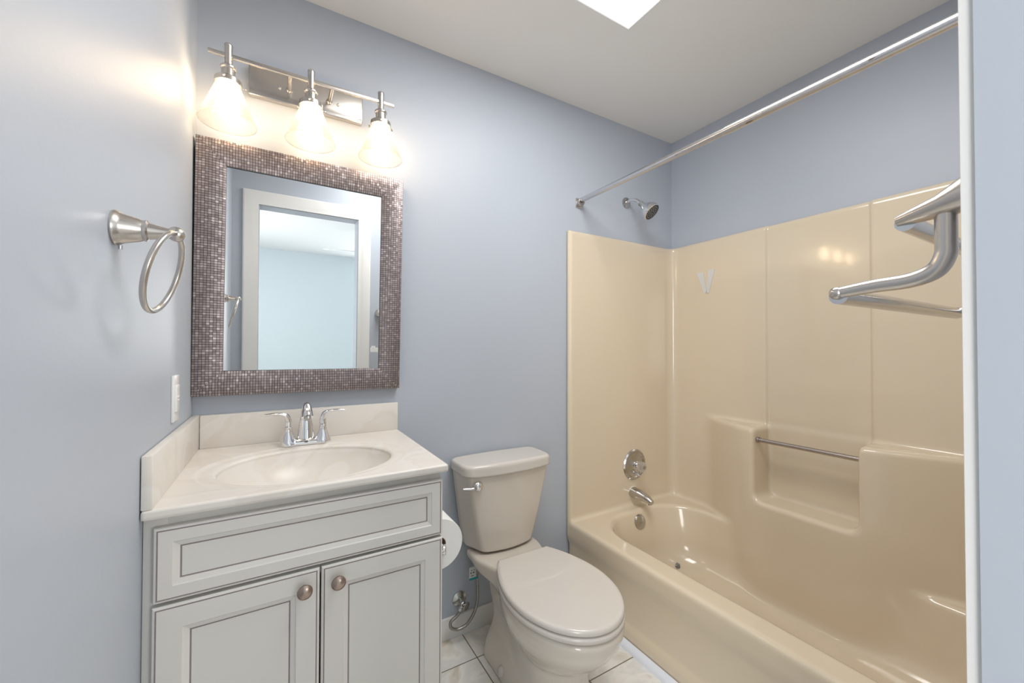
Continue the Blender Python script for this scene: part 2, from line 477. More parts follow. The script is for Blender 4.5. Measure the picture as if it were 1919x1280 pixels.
bpy.data.objects['skylight_daylight'].location = ((SX0 + SX1) / 2, (SY0 + SY1) / 2, ZC - 0.002)

# baseboards
bm = bmesh.new(); box(bm, (0.397, YB - 0.013, 0), (1.232, YB, 0.088), 0.003)
structure('baseboard_back', tome(bm), M['trim'])
bm = bmesh.new(); box(bm, (DX1 + 0.095, YF, 0), (1.205, YF + 0.013, 0.088), 0.003)
structure('baseboard_front', tome(bm), M['trim'])
bm = bmesh.new(); box(bm, (XL, YF + 0.002, 0), (XL + 0.013, 1.06, 0.088), 0.003)
structure('baseboard_left', tome(bm), M['trim'])
# quarter-round strip against the tub
bm = bmesh.new()
pf = [(1.232, 0.0)] + [(1.232 - 0.024 * math.sin(a), 0.024 * math.cos(a)) for a in [PI / 2 * (1 - k / 8) for k in range(9)]]
ra = [bm.verts.new((x_, YF + 0.016, z_)) for x_, z_ in pf]; rb = [bm.verts.new((x_, YB - 0.016, z_)) for x_, z_ in pf]
for i in range(len(pf)):
    j = (i + 1) % len(pf); bm.faces.new((ra[i], ra[j], rb[j], rb[i]))
bm.faces.new(ra); bm.faces.new(rb)
structure('trim_1', tome(bm, 'm', 60), simple('vinyl_white', (0.80, 0.83, 0.90), 0.4))

# door opening: jambs, stops, casing both sides
bm = bmesh.new()
box(bm, (DX0 - 0.012, YO - .001, 0), (DX0, YF + .001, DZ)); box(bm, (DX1, YO - .001, 0), (DX1 + 0.012, YF + .001, DZ)); box(bm, (DX0 - 0.012, YO - .001, DZ), (DX1 + 0.012, YF + .001, DZ + 0.012))
dr = structure('door_1', tome(bm), M['wall'])


def casing(y, s):
    """mitred colonial casing swept around the opening on the wall face y, projecting towards s"""
    prof = [(0.004, 0.0), (0.004, 0.010), (0.010, 0.0115), (0.030, 0.0125), (0.042, 0.016), (0.080, 0.018), (0.087, 0.015), (0.089, 0.0)]
    bm = bmesh.new(); rings = []
    for k in range(4):
        rg = []
        for o, d in prof:
            x0, x1, zt = DX0 - o, DX1 + o, DZ + o
            x1 = DX1 + o
            c = [(x0, 0), (x0, zt), (x1, zt), (x1, 0)][k]
            rg.append(bm.verts.new((c[0], y + s * d, c[1])))
        rings.append(rg)
    for A, B in zip(rings, rings[1:]):
        for i in range(len(prof)):
            j = (i + 1) % len(prof); bm.faces.new((A[i], A[j], B[j], B[i]))
    bm.faces.new(rings[0]); bm.faces.new(rings[-1])
    return tome(bm, 'm', 25)


link('door_casing', casing(YF, 1), M['trim'], dr); link('door_casing', casing(YO, -1), M['trim'], dr)
link('strike_plate', boxme((DX1 - .0015, 0.02, 0.93), (DX1, 0.05, 0.99), 0.0005), M['nickel'], dr)

# bedroom behind the camera (seen in the mirror)
BX0, BX1, BY = -1.5, 3.0, -3.9
structure('floor_bedroom', boxme((BX0 - T, BY - T, -0.1), (BX1 + T, YO, 0)), M['bedfloor'])
structure('ceiling_bedroom', boxme((BX0 - T, BY - T, ZC), (BX1 + T, YO, ZC + .1)), simple('bedroom_ceiling_paint', (0.74, 0.77, 0.79), 0.8))
structure('wall_bedroom_far', boxme((BX0, BY - T, 0), (BX1, BY, ZC)), M['bedwall'])
structure('wall_bedroom_left', boxme((BX0 - T, BY - T, 0), (BX0, YO, ZC)), M['bedwall'])
structure('wall_bedroom_right', boxme((BX1, BY - T, 0), (BX1 + T, YO, ZC)), M['bedwall'])
bm = bmesh.new(); box(bm, (BX0, YO, 0), (XL - T, YO + T, ZC)); box(bm, (XR + T, YO, 0), (BX1, YO + T, ZC))
structure('wall_bedroom_door', tome(bm), M['bedwall'])


def window(name, cen, sx, sz, axis):
    """axis 'x': window on a wall facing +x ; 'y': facing +y"""
    def bb(u0, u1, d0, d1, z0, z1):
        if axis == 'x': return (cen[0] + d0, cen[1] + u0, cen[2] + z0), (cen[0] + d1, cen[1] + u1, cen[2] + z1)
        return (cen[0] + u0, cen[1] + d0, cen[2] + z0), (cen[0] + u1, cen[1] + d1, cen[2] + z1)
    bm = bmesh.new(); a, h = sx / 2, sz / 2
    for q_ in ((-a - .07, -a, 0, .02, -h - .07, h + .07), (a, a + .07, 0, .02, -h - .07, h + .07), (-a, a, 0, .02, h, h + .07), (-a, a, 0, .03, -h - .07, -h), (-a, a, 0.002, .016, -.02, .02)):
        box(bm, *bb(*q_), bev=0.003)
    o = structure(name, tome(bm), M['trim'])
    link('pane', boxme(*bb(-a, a, 0.001, 0.006, -h, h)), M['window_day'], o)


window('window_2', (BX0, -1.8, 1.45), 1.5, 1.3, 'x')
window('fill_window', (2.1, BY, 1.45), 1.3, 1.3, 'y')  # unseen window, added to carry the front fill light

# ceiling fan in the bedroom
FX, FY, FZ = 1.12, -1.75, 2.17
fan = thing('ceiling_fan', 'white ceiling fan hanging in the bedroom, seen in the mirror', 'ceiling fan', (FX, FY, ZC))
L1('canopy', fan, M['fan'], [(0, 0), (.065, 0), (.06, -.03), (.03, -.055), (0, -.055)], (FX, FY, ZC))
L1('downrod', fan, M['fan'], [(.012, 0), (.012, -.15)], (FX, FY, ZC - .05), seg=16)
L1('motor_housing', fan, M['fan'], [(0, .07), (.06, .07), (.10, .045), (.11, 0), (.09, -.05), (.05, -.07), (0, -.075)], (FX, FY, FZ + .02))
L1('fan_light', fan, M['plastic'], [(.05, 0), (.075, -.03), (.07, -.07), (.035, -.10), (0, -.105)], (FX, FY, FZ - .05))
for k in range(5):
    a = math.radians(180 + 14 + 72 * k); ca, sa_ = math.cos(a), math.sin(a)
    bm = bmesh.new(); ol = [(0.16, -.045), (.22, -.06), (.60, -.072), (.645, -.05), (.655, 0), (.645, .05), (.60, .072), (.22, .06), (.16, .045)]
    top = [bm.verts.new((FX + u * ca - v * sa_, FY + u * sa_ + v * ca, FZ + .006 + v * 0.12)) for u, v in ol]
    bot = [bm.verts.new((FX + u * ca - v * sa_, FY + u * sa_ + v * ca, FZ - .002 + v * 0.12)) for u, v in ol]
    bm.faces.new(top); bm.faces.new(bot[::-1])
    for i in range(len(ol)): j = (i + 1) % len(ol); bm.faces.new((top[i], bot[i], bot[j], top[j]))
    bl = link('blade', tome(bm), M['fan'], fan)
    bm = bmesh.new(); tube(bm, [(FX + u * ca, FY + u * sa_, FZ + .004) for u in (.08, .13, .20)], .012, 10)
    link('blade_bracket', tome(bm), M['fan'], fan)

# ------------------------------------------------------------------ bathtub and surround, one moulded unit
TX0, TXP, TYB, TYF = 1.235, 2.000, 1.548, 0.118
YC = (TYB + TYF) / 2 - 0.004


def tubf(X, Y, Z):
    dy = np.abs(Y - YC)
    outer = rbox(X, Y, Z, (TX0, YF + 0.004, 0.0), (XR - 0.003, YB - 0.003, 1.795), 0.006)
    # cavity above the rim (open to the front), bounded by three panels with rounded corners
    px = smax(X - TXP, dy - (TYB - YC), 0.055)                      # <0 inside the alcove
    mid = sstep(0.200, 0.188, dy)                                     # middle panel, slightly set back
    px = smax(X - TXP - 0.009 * mid, dy - (TYB - YC), 0.055)
    alcove = smax(px, 0.357 - Z, 0.022)
    s = -smin(-outer, alcove, 0.020) if False else smax(outer, -alcove, 0.024)
    # basin
    sl = np.clip(0.357 - Z, 0, 0.3)
    bx = np.abs(X - 1.61) - (0.275 - 0.10 * sl)
    n = 2.6
    ex = np.abs(X - 1.625) / (0.287 - 0.13 * sl); ey = dy / (0.665 - 0.30 * sl)
    pl = ((ex ** 5 + ey ** 7) ** (1 / 6.0) - 1) * 0.25
    # straight sides with generous plan corners
    qx = np.abs(X - 1.63) - (0.290 - 0.12 * sl - 0.20); qy = dy - (0.655 - 0.28 * sl - 0.20)
    pl = np.sqrt(np.maximum(qx, 0) ** 2 + np.maximum(qy, 0) ** 2) + np.minimum(np.maximum(qx, qy), 0) - 0.20
    basin = smax(pl, 0.075 - Z, 0.11)
    s = smax(s, -basin, 0.020)
    # moulded bulks on the long wall, soap recess between them
    xb = 1.862 + smax(0.50 * (dy - 0.215), 0 * dy, 0.05) * 1.0 - 0.0
    bulk = smax((xb - X) * 0.92, Z - 0.842, 0.026)
    bulk = smax(bulk, outer, 0.01)
    rec = smax(smax(dy - 0.187 - 0.02 * (2.0 - X), 0.518 - Z, 0.045), X - (TXP + 0.010 + 0.010 * sstep(0.74, 0.66, Z)), 0.02)
    lip = smax(bulk, -rec, 0.022)
    s = smin(s, lip, 0.020)
    # front apron: slight set-back below the roll of the rim, and a shallow skirt line
    ap = 0.022 * sstep(0.30, 0.24, Z) * sstep(0.05, 0.09, Z)
    s = smax(s, (TX0 - 0.012 + ap) - X, 0.02)
    return smax(s, outer - 0.0005, 0.002)


me = isomesh(tubf, (TX0 - 0.02, YF - 0.012, -0.012), (XR + 0.012, YB + 0.012, 1.81), 0.0095, 'bathtub')
tub = link_base('bathtub', me, M['tub'], (1.62, 0.83, 0))
setp(tub, 'almond one-piece bathtub with tall moulded wall surround', 'bathtub')
bm = bmesh.new(); tube(bm, [(1.905, 1.014, .788), (1.905, .630, .788)], .0095, 20)
for y_ in (1.010, .636): lathe(bm, [(.0135, -.004), (.0135, .004)], (1.905, y_, .788), (0, 1, 0), 20)
setp(link('washcloth_bar', tome(bm), M['bar'], tub), 'slim brushed metal bar across the soap recess')
ov = L1('overflow_plate', tub, M['oldchrome'], [(0, .012), (.020, .012), (.034, .009), (.038, .002), (.038, -.006)], (1.635, 1.468, .300), (0, -1, 0.18))
setp(ov, 'round dull chrome overflow plate'); L1('screw', ov, M['greyrubber'], [(0, .014), (.004, .014), (.0045, .011)], (1.635, 1.468, .300), (0, -1, 0.18), 12)
bm = bmesh.new(); lathe(bm, [(0, .004), (.022, .004), (.030, .001), (.032, -.012)], (1.70, 1.30, .079)); link('drain', tome(bm), M['oldchrome'], tub)
bm = bmesh.new(); tube(bm, catmull([(1.768, 1.345, .080), (1.768, 1.345, .105), (1.758, 1.335, .112), (1.735, 1.325, .108)], 4), .004, 10); lathe(bm, [(.010, 0), (.012, .012), (.010, .026), (0, .028)], (1.772, 1.342, .078), (0, 0, 1), 16)
setp(link('drain_stopper', tome(bm), M['greyrubber'], tub), 'small dark drain stopper')

# ------------------------------------------------------------------ shower fittings
VX, VZ = 1.682, 0.572; WY = TYB + 0.001
v = thing('shower_valve', 'round chrome tub valve plate with clear faceted knob above the spout', 'tub valve', (VX, WY, VZ))
L1('escutcheon', v, M['oldchrome'], [(.083, 0), (.083, .004), (.077, .010), (.068, .010), (.063, .005), (.030, .008), (.022, .012), (0, .012)], (VX, WY, VZ), (0, -1, 0), 64, 25)
L1('stem', v, M['chrome'], [(.022, .008), (.022, .020), (.017, .022), (.017, .035), (.019, .037)], (VX, WY, VZ), (0, -1, 0), 32)
bm = bmesh.new(); seg = 24
prof = [(.012, .034), (.022, .036), (.027, .046), (.0275, .060), (.022, .068), (.014, .070), (0, .069)]
ax = Vector((0, -1, 0)); rings = []
for r, d in prof:
    if r == 0: rings.append([bm.verts.new(Vector((VX, WY, VZ)) + ax * d)]); continue
    rings.append([bm.verts.new(Vector((VX + r * (1 - .10 * (i % 2)) * math.cos(2 * PI * i / seg), WY - d, VZ + r * (1 - .10 * (i % 2)) * math.sin(2 * PI * i / seg)))) for i in range(seg)])
for A, B in zip(rings, rings[1:]):
    for i in range(seg):
        j = (i + 1) % seg
        bm.faces.new((A[i], A[j], B[0]) if len(B) == 1 else (A[i], A[j], B[j], B[i]))
bm.faces.new(rings[0])
setp(link('knob', tome(bm, 'm', 20), M['acrylic'], v), 'clear acrylic faceted knob')
L1('index_button', v, M['oldchrome'], [(.009, .068), (.009, .0735), (0, .0745)], (VX, WY, VZ), (0, -1, 0), 24)
bm = bmesh.new(); tube(bm, [(VX, WY - .008, VZ - .045), (VX, WY - .028, VZ - .047), (VX, WY - .036, VZ - .053)], [.006, .005, .004], 12)
tube(bm, [(VX - .012, WY - .034, VZ - .051), (VX + .014, WY - .034, VZ - .053)], .003, 10); link('diverter_lever', tome(bm), M['chrome'], v)

SPX, SPZ = 1.672, 0.424
t = thing('tub_spout', 'chrome tub spout jutting from the surround above the rim', 'tub spout', (SPX, WY, SPZ))
bm = bmesh.new(); pts = catmull([(SPX, WY, SPZ), (SPX, WY - .05, SPZ - .002), (SPX, WY - .095, SPZ - .006), (SPX, WY - .128, SPZ - .018)], 6)
fl = interp([.032, .029, .022, .015], 6); f2 = interp([.030, .026, .020, .015], 6)
tube(bm, pts, 0, 28, flat=list(zip(fl, f2)), up=(0, 0, 1)); link('spout_body', tome(bm, 'm', 50), M['oldchrome'], t)
L1('outlet', t, M['chrome'], [(.013, 0), (.014, -.020), (.011, -.022)], (SPX, WY - .112, SPZ - .010), (0, -.15, 1), 24)
L1('wall_gasket', t, M['plastic'], [(.0315, 0), (.0315, .004), (.028, .006)], (SPX, WY, SPZ), (0, -1, 0), 32)

HX, HZ = 1.655, 2.010
t = thing('wall_shower', 'chrome shower head with dark nozzle face, above the surround', 'shower head', (HX, YB, HZ))
L1('flange', t, M['oldchrome'], [(.030, 0), (.029, .006), (.018, .011), (.011, .012)], (HX, YB, HZ), (0, -1, 0), 32)
bm = bmesh.new(); tube(bm, catmull([(HX, YB, HZ), (HX, YB - .035, HZ + .003), (HX, YB - .07, HZ - .006), (HX, YB - .105, HZ - .034)], 6), .0095, 20); link('arm', tome(bm), M['chrome'], t)
hd = Vector((0.22, -0.68, -0.70)).normalized(); hp = Vector((HX, YB - .100, HZ - .031))
L1('collar', t, M['greyrubber'], [(.013, 0), (.014, .003), (.014, .020), (.012, .024)], hp, hd, 24)
L1('head', t, M['chrome'], [(.010, .020), (.017, .024), (.021, .034), (.034, .050), (.043, .066), (.0465, .082), (.0465, .090), (.042, .092)], hp, hd, 48, cap=False)
fc = L1('nozzle_plate', t, M['blackplastic'], [(.0425, .088), (.040, .0915), (0, .0915)], hp, hd, 48)
e1 = hd.cross(Vector((1, 0, 0))).normalized(); e2 = hd.cross(e1)
bm = bmesh.new()
for rr, nn in ((.010, 6), (.021, 12), (.032, 18)):
    for k in range(nn):
        c_ = hp + hd * .0912 + e1 * rr * math.cos(2 * PI * k / nn) + e2 * rr * math.sin(2 * PI * k / nn)
        lathe(bm, [(.0032, 0), (.0026, .003), (0, .0032)], c_, hd, 8)
link('nozzles', tome(bm), M['greyrubber'], fc)

# curtain rod
RX, RZ = 1.318, 1.955
t = thing('shower_curtain_rod', 'long brushed metal curtain rod spanning the tub below the ceiling', 'curtain rod', (RX, YB, RZ))
bm = bmesh.new(); tube(bm, [(RX, YB - .012, RZ), (RX, .70, RZ)], .0125, 32); link('inner_tube', tome(bm, 'm', 50), M['rod'], t)
bm = bmesh.new(); tube(bm, [(RX, .80, RZ), (RX, YF + .012, RZ)], .0142, 32); link('outer_tube', tome(bm, 'm', 50), M['rod'], t)
for y_, s in ((YB, -1), (YF, 1)):
    bm = bmesh.new(); ys = sorted((y_ + s * .0005, y_ + s * .005)); box(bm, (RX - .021, ys[0], RZ - .034), (RX + .021, ys[1], RZ + .014), .002)
    # U-shaped socket hugging the tube from below
    ysb = sorted((y_ + s * .004, y_ + s * .026)); pf = []
    ra_, rb_ = [], []
    for k in range(13):
        a = PI + PI * k / 12; ra_.append((RX + .019 * math.cos(a), RZ - .002 + .026 * math.sin(a)))
    for k in range(13):
        a = 2 * PI - PI * k / 12; ra_.append((RX + .0148 * math.cos(a), RZ + .0148 * math.sin(a)))
    A = [bm.verts.new((x_, ysb[0], z_)) for x_, z_ in ra_]; B = [bm.verts.new((x_, ysb[1], z_)) for x_, z_ in ra_]
    for i in range(len(A)): j = (i + 1) % len(A); bm.faces.new((A[i], A[j], B[j], B[i]))
    bm.faces.new(A); bm.faces.new(B)
    link('wall_socket', tome(bm), M['nickel'], t)

# tape V on the long panel
t = thing('adhesive_strip', 'translucent V of clear tape stuck on the long beige panel', 'tape', (TXP, 1.325, 1.50))
for (a, b_, wd) in (((1.362, 1.622), (1.332, 1.505), .022), ((1.292, 1.628), (1.322, 1.505), .022)):
    bm = bmesh.new(); A = Vector((TXP - .0012, *a)); B = Vector((TXP - .0012, *b_)); s = Vector((0, 1, 0))
    q_ = [A + s * wd, A - s * wd * .6, B - s * wd * .4, B + s * wd * .4]
    f1 = [bm.verts.new(p) for p in q_]; f2_ = [bm.verts.new(p - Vector((.0014, 0, 0))) for p in q_]
    bm.faces.new(f1); bm.faces.new(f2_[::-1])
    for i in range(4): j = (i + 1) % 4; bm.faces.new((f1[i], f1[j], f2_[j], f2_[i]))
    link('tape_strip', tome(bm), M['tape'], t)

# ------------------------------------------------------------------ towel shelf on the door wall
TS0, TS1 = 0.66, 1.20
t = thing('towel_shelf', 'brushed nickel wall towel rack with curved arms and two bars, before the tub', 'towel rack', (TS0, YF, 1.30))
arm_pts = [(.1415, 1.373), (.1415, 1.335), (.1425, 1.3175), (.151, 1.302), (.172, 1.2935), (.206, 1.291), (.244, 1.2865)]
for X_ in (TS0, TS1):
    br_ = bmesh.new()
    # leaf-shaped mount: wide at the wall, pointed at its tip
    st = [(YF, .030, .030, 1.395), (YF + .012, .030, .030, 1.393), (YF + .030, .026, .021, 1.384), (YF + .055, .019, .013, 1.376), (YF + .080, .012, .009, 1.3705), (YF + .094, .006, .006, 1.368)]
    tube(br_, [(X_, y_, z_) for y_, a_, b__, z_ in st], 0, 24, flat=[(a_, b__) for _, a_, b__, _ in st], up=(0, 0, 1))
    mt = link('wall_mount', tome(br_, 'm', 50), M['nickel'], t)
    br_ = bmesh.new(); P_ = catmull([(X_, y_, z_) for y_, z_ in arm_pts], 8)
    rr = interp([.0098, .0098, .0102, .0102, .0094, .0085, .0078], 8); rw = interp([.0095, .0095, .0098, .0098, .0090, .0085, .0075], 8)
    tube(br_, P_, 0, 24, flat=list(zip(rw, rr)), up=(1, 0, 0)); lathe(br_, [(.0001, -.0085), (.005, -.0080), (.0085, -.004), (.0085, .004), (.005, .0080), (.0001, .0085)], (X_, .245, 1.2862), (1, 0, 0), 20)
    link('curved_arm', tome(br_, 'm', 50), M['nickel'], t)
for y_, z_, r_b in ((.244, 1.2825, .0112), (.176, 1.365, .0102)):
    bm = bmesh.new(); tube(bm, [(TS0, y_, z_), (TS1, y_, z_)], r_b, 24); link('towel_bar', tome(bm), M['steel'], t)

# ------------------------------------------------------------------ towel ring on the left wall
RY, RZ2 = 0.872, 1.402
t = thing('towel_ring', 'brushed nickel towel ring on the wall left of the mirror', 'towel ring', (XL, RY, RZ2))
L1('post', t, M['nickel'], [(.0275, 0), (.0285, .003), (.0275, .006), (.0250, .009), (.0235, .013), (.019, .030), (.0165, .036), (.0175, .038), (.0175, .041), (.0135, .043), (.0125, .048), (.0085, .068), (.0080, .074)], (XL, RY, RZ2), (1, 0, 0))
L1('set_screw', t, M['steel'], [(0, 0), (.003, 0), (.003, .006), (0, .006)], (XL + .008, RY, RZ2 - .034), (0, 0, 1), 12)
bm = bmesh.new(); px_ = XL + .078
lathe(bm, [(.0001, -.011), (.007, -.010), (.0115, -.006), (.0125, 0), (.0115, .006), (.007, .010), (.0001, .011)], (px_, RY, RZ2), (0, 1, 0), 24); link('finial', tome(bm, 'm', 60), M['nickel'], t)
bm = bmesh.new(); R_ = .0675
rot = Matrix.Rotation(math.radians(-5), 3, 'Z')
pts = []
for k in range(72):
    a = 2 * PI * k / 72
    p = rot @ (Matrix.Rotation(math.radians(14), 3, 'Y') @ Vector((0.0, R_ * math.sin(a), R_ * math.cos(a) - R_)))
    pts.append(Vector((px_, RY, RZ2)) + p)
tube(bm, pts, .0048, 16, closed=True); link('ring', tome(bm, 'm', 60), M['nickel'], t)

# wall outlet on left wall
t = thing('wall_outlet', 'white rocker outlet plate on the left wall above the side splash', 'outlet', (XL, 1.31, 1.08))
link('cover_plate', boxme((XL, 1.283, 1.021), (XL + .006, 1.343, 1.138), .002), M['plastic'], t)
ins = link('receptacle', boxme((XL + .004, 1.294, 1.046), (XL + .010, 1.329, 1.113), .0015), M['plastic'], t)
bm = bmesh.new(); box(bm, (XL + .0095, 1.303, 1.081), (XL + .012, 1.320, 1.086), .0005); box(bm, (XL + .0095, 1.303, 1.073), (XL + .012, 1.320, 1.078), .0005); link('test_button', tome(bm), M['plastic'], ins)

# ------------------------------------------------------------------ mirror
MC = Vector((0.0905, 1.553, 1.4555)); MW, MH, MF = .632, .800, .078
mr = thing('wall_mirror', 'framed wall mirror with metallic brown mosaic border above the sink', 'mirror', MC)
bm = bmesh.new(); uvl = bm.loops.layers.uv.new('UVMap')
prof = [(0.0, 0.020), (0.0, -.0165), (.0015, -.0185), (.012, -.0205), (.026, -.0215), (.040, -.0205), (.056, -.0175), (.070, -.0135), (.0775, -.0105), (.078, -.004)]


def mcorner(k, o, d):
    sx, sz = [(-1, -1), (-1, 1), (1, 1), (1, -1)][k % 4]
    return Vector((sx * (MW / 2 - o), d, sz * (MH / 2 - o)))


for k in range(4):
    vert = (k % 2 == 0)
    for (o1, d1), (o2, d2) in zip(prof, prof[1:]):
        c = [mcorner(k, o1, d1), mcorner(k + 1, o1, d1), mcorner(k + 1, o2, d2), mcorner(k, o2, d2)]
        vs_ = [bm.verts.new(p) for p in c]; fc_ = bm.faces.new(vs_)
        face_i = 0 if o2 > .001 and o1 < .0775 and not (o1 == 0 and o2 == 0) else 1
        fc_.material_index = face_i
        for lp, p, (o_) in zip(fc_.loops, c, (o1, o1, o2, o2)):
            along = (p.z if vert else p.x) + 1.0 + k * 3.0
            if vert: lp[uvl].uv = (along, o_ + .001)
            else: lp[uvl].uv = (along * .0076 / .0076, o_ + .001)
bmesh.ops.remove_doubles(bm, verts=bm.verts, dist=1e-6)
me = tome(bm, 'mirror_frame', 30)
fr_o = bpy.data.objects.new('frame', me); me.materials.append(M['mosaic']); me.materials.append(simple('black_frame_side', (0.02, 0.02, 0.03), 0.4)); col.objects.link(fr_o); fr_o.parent = mr
gl = boxme((-MW / 2 + MF - .004, -.006, -MH / 2 + MF - .004), (MW / 2 - MF + .004, 0.006, MH / 2 - MF + .004)); gl.materials.append(M['mirror'])
go = bpy.data.objects.new('mirror_glass', gl); col.objects.link(go); go.parent = mr
bm = bmesh.new(); box(bm, (-MW / 2 + .02, .008, -MH / 2 + .02), (MW / 2 - .02, .014, MH / 2 - .02)); bk = tome(bm); bk.materials.append(M['dark'])
bo = bpy.data.objects.new('backing', bk); col.objects.link(bo); bo.parent = mr
bm = bmesh.new(); box(bm, (.208, -.0075, -.262), (.236, -.0062, -.246), .0005); box(bm, (.212, -.0075, -.252), (.226, -.0062, -.240), .0005)
st_ = tome(bm); st_.materials.append(M['tape']); so_ = bpy.data.objects.new('translucent_patch', st_); col.objects.link(so_); so_.parent = mr  # two small whitish, see-through patches low on the right of the glass
mr.rotation_euler = (math.radians(1.2), math.radians(0.42), math.radians(0.5))

# ------------------------------------------------------------------ vanity light
LX = [-.137, .0865, .310]; LY, LZ = 1.462, 2.088
t = thing('vanity_light', 'three-lamp brushed nickel bath light with clear cone glass shades', 'wall light', (.0865, YB, 2.09))
bp_ = link('backplate', boxme((-.092, YB - .024, 2.041), (.264, YB, 2.141), .004, 3), M['nickel'], t)
for x_ in (-.004, .180): L1('screw', bp_, M['steel'], [(.0045, 0), (.0045, .004), (.003, .007), (0, .0075)], (x_, YB - .024, 2.086), (0, -1, 0), 16)
for x_ in (.025, .150):
    bm = bmesh.new(); tube(bm, [(x_, YB - .022, LZ), (x_, LY, LZ)], .0058, 16); lathe(bm, [(.010, 0), (.010, .004), (.0065, .007)], (x_, YB - .024, LZ), (0, -1, 0), 20)
    link('support_arm', tome(bm), M['nickel'], t)
bm = bmesh.new(); tube(bm, [(-.187, LY, LZ), (.356, LY, LZ)], .0065, 4)
link('bar', boxme((-.187, LY - .0055, LZ - .0055), (.356, LY + .0055, LZ + .0055), .001), M['nickel'], t); bm.free()
for x_ in LX:
    so = L1('lamp_holder', t, M['nickel'], [(0, .034), (.0105, .034), (.0115, .031), (.0105, .028), (.0100, -.030), (.018, -.032), (.021, -.036), (.0205, -.040), (.0175, -.043), (.0180, -.067), (.030, -.070), (.0345, -.074), (.0350, -.088), (.0335, -.088)], (x_, LY, LZ), (0, 0, 1), 40, 30, cap=False)
    for k in range(3):
        a = math.radians(20 + 120 * k); d_ = (math.cos(a), math.sin(a), 0)
        L1('thumb_screw', so, M['nickel'], [(0, 0), (.0018, 0), (.0018, .008), (.0042, .009), (.0042, .014), (0, .015)], (x_ + .033 * d_[0], LY + .033 * d_[1], LZ - .082), d_, 14)
    # glass cone with real thickness and a rolled rim
    bm = bmesh.new(); lathe(bm, [(.0310, -.076), (.0318, -.090), (.0745, -.203), (.0730, -.2035), (.0302, -.091), (.0295, -.076)], (x_, LY, LZ), (0, 0, 1), 64, cap=False)
    sh = link('glass_shade', tome(bm, 'm', 50), M['shade'], t)
    bm = bmesh.new(); tube(bm, [(x_ + .0740 * math.cos(2 * PI * k / 64), LY + .0740 * math.sin(2 * PI * k / 64), LZ - .2035) for k in range(64)], .0012, 10, closed=True)
    link('shade_rim', tome(bm, 'm', 60), M['rim'], sh)
    L1('bulb', t, M['bulb'], [(.0125, -.075), (.0135, -.092), (.020, -.112), (.0275, -.130), (.0295, -.146), (.0265, -.162), (.018, -.173), (.008, -.1775), (0, -.178)], (x_, LY, LZ), (0, 0, 1), 32, 80)

# ------------------------------------------------------------------ vanity cabinet
CX0, CX1, CF, CB = XL + .0008, .390, 1.056, YB - .002
cab = thing('vanity_cabinet', 'antique white vanity cabinet with glazed panel doors under the sink', 'cabinet', ((CX0 + CX1) / 2, 1.3, 0))
bm = bmesh.new(); zt = .869; th = .016
box(bm, (CX0, CF + .018, .0), (CX0 + th, CB, zt))
# right side with the opening of the recessed paper holder
ry0, ry1, rz0, rz1 = 1.100, 1.275, .545, .710
box(bm, (CX1 - th, CF + .018, .0), (CX1, ry0, zt)); box(bm, (CX1 - th, ry1, .0), (CX1, CB, zt)); box(bm, (CX1 - th, ry0, .0), (CX1, ry1, rz0)); box(bm, (CX1 - th, ry0, rz1), (CX1, ry1, zt))
box(bm, (CX0 + th, CF + .02, .10), (CX1 - th, CB, .116)); box(bm, (CX0 + th, CB - .006, .116), (CX1 - th, CB, zt - .15))
box(bm, (CX0 + th, CF + .07, 0), (CX1 - th, CF + .082, .10))
link('carcass', tome(bm), M['cabinet'], cab)
bm = bmesh.new(); fy0, fy1 = CF, CF + .018
box(bm, (CX0, fy0, .0), (CX0 + .038, fy1, zt), .0008); box(bm, (CX1 - .030, fy0, .0), (CX1, fy1, zt), .0008)
box(bm, (CX0 + .038, fy0 + .0002, zt - .03), (CX1 - .030, fy1, zt)); box(bm, (CX0 + .038, fy0 + .0002, .675), (CX1 - .030, fy1, .715)); box(bm, (CX0 + .038, fy0 + .0002, .10), (CX1 - .030, fy1, .14))
link('face_frame', tome(bm), M['cabinet'], cab)


def panel_front(x0, x1, z0, z1, yf, rail):
    """raised-frame panel: nested rectangular rings; glaze sits in two grooves"""
    prof = [(0, .017, 0), (0, .0035, 0), (.0015, .0015, 0), (.0050, .0004, 0), (.0054, .0012, 1), (.0072, .0012, 1), (.0076, .0002, 0), (rail - .014, 0, 0), (rail - .0115, .0022, 0), (rail - .0025, .0052, 0), (rail - .0013, .0064, 1), (rail + .0001, .0064, 1), (rail + .0005, .0056, 0)]
    bm = bmesh.new(); rings = []
    for o, d, g in prof:
        rings.append([bm.verts.new((a, yf + d, c)) for a, c in ((x0 + o, z0 + o), (x1 - o, z0 + o), (x1 - o, z1 - o), (x0 + o, z1 - o))])
    for i in range(len(prof) - 1):
        for k in range(4):
            j = (k + 1) % 4; f = bm.faces.new((rings[i][k], rings[i][j], rings[i + 1][j], rings[i + 1][k]))
            f.material_index = 1 if (prof[i + 1][2] or prof[i][2]) else 0
    bm.faces.new(rings[-1]); bm.faces.new(rings[0][::-1])
    return tome(bm, 'm', 12)


DY = CF - .0185
link('drawer_front', panel_front(-.2095, .3905, .7015, .8505, DY, .044), [M['cabinet'], M['glaze']], cab)
dl = link('door', panel_front(-.2105, .0885, .115, .6945, DY, .062), [M['cabinet'], M['glaze']], cab)
drr = link('door', panel_front(.0920, .3905, .115, .6945, DY, .062), [M['cabinet'], M['glaze']], cab)
for d_, x_ in ((dl, .0565), (drr, .1270)):
    L1('knob', d_, M['bronze'], [(.007, 0), (.006, .004), (.0055, .010), (.008, .013), (.0150, .016), (.0165, .019), (.0160, .022), (.0140, .0235), (.0135, .0228), (.0090, .0255), (0, .0265)], (x_, DY, .657), (0, -1, 0), 40, 28)

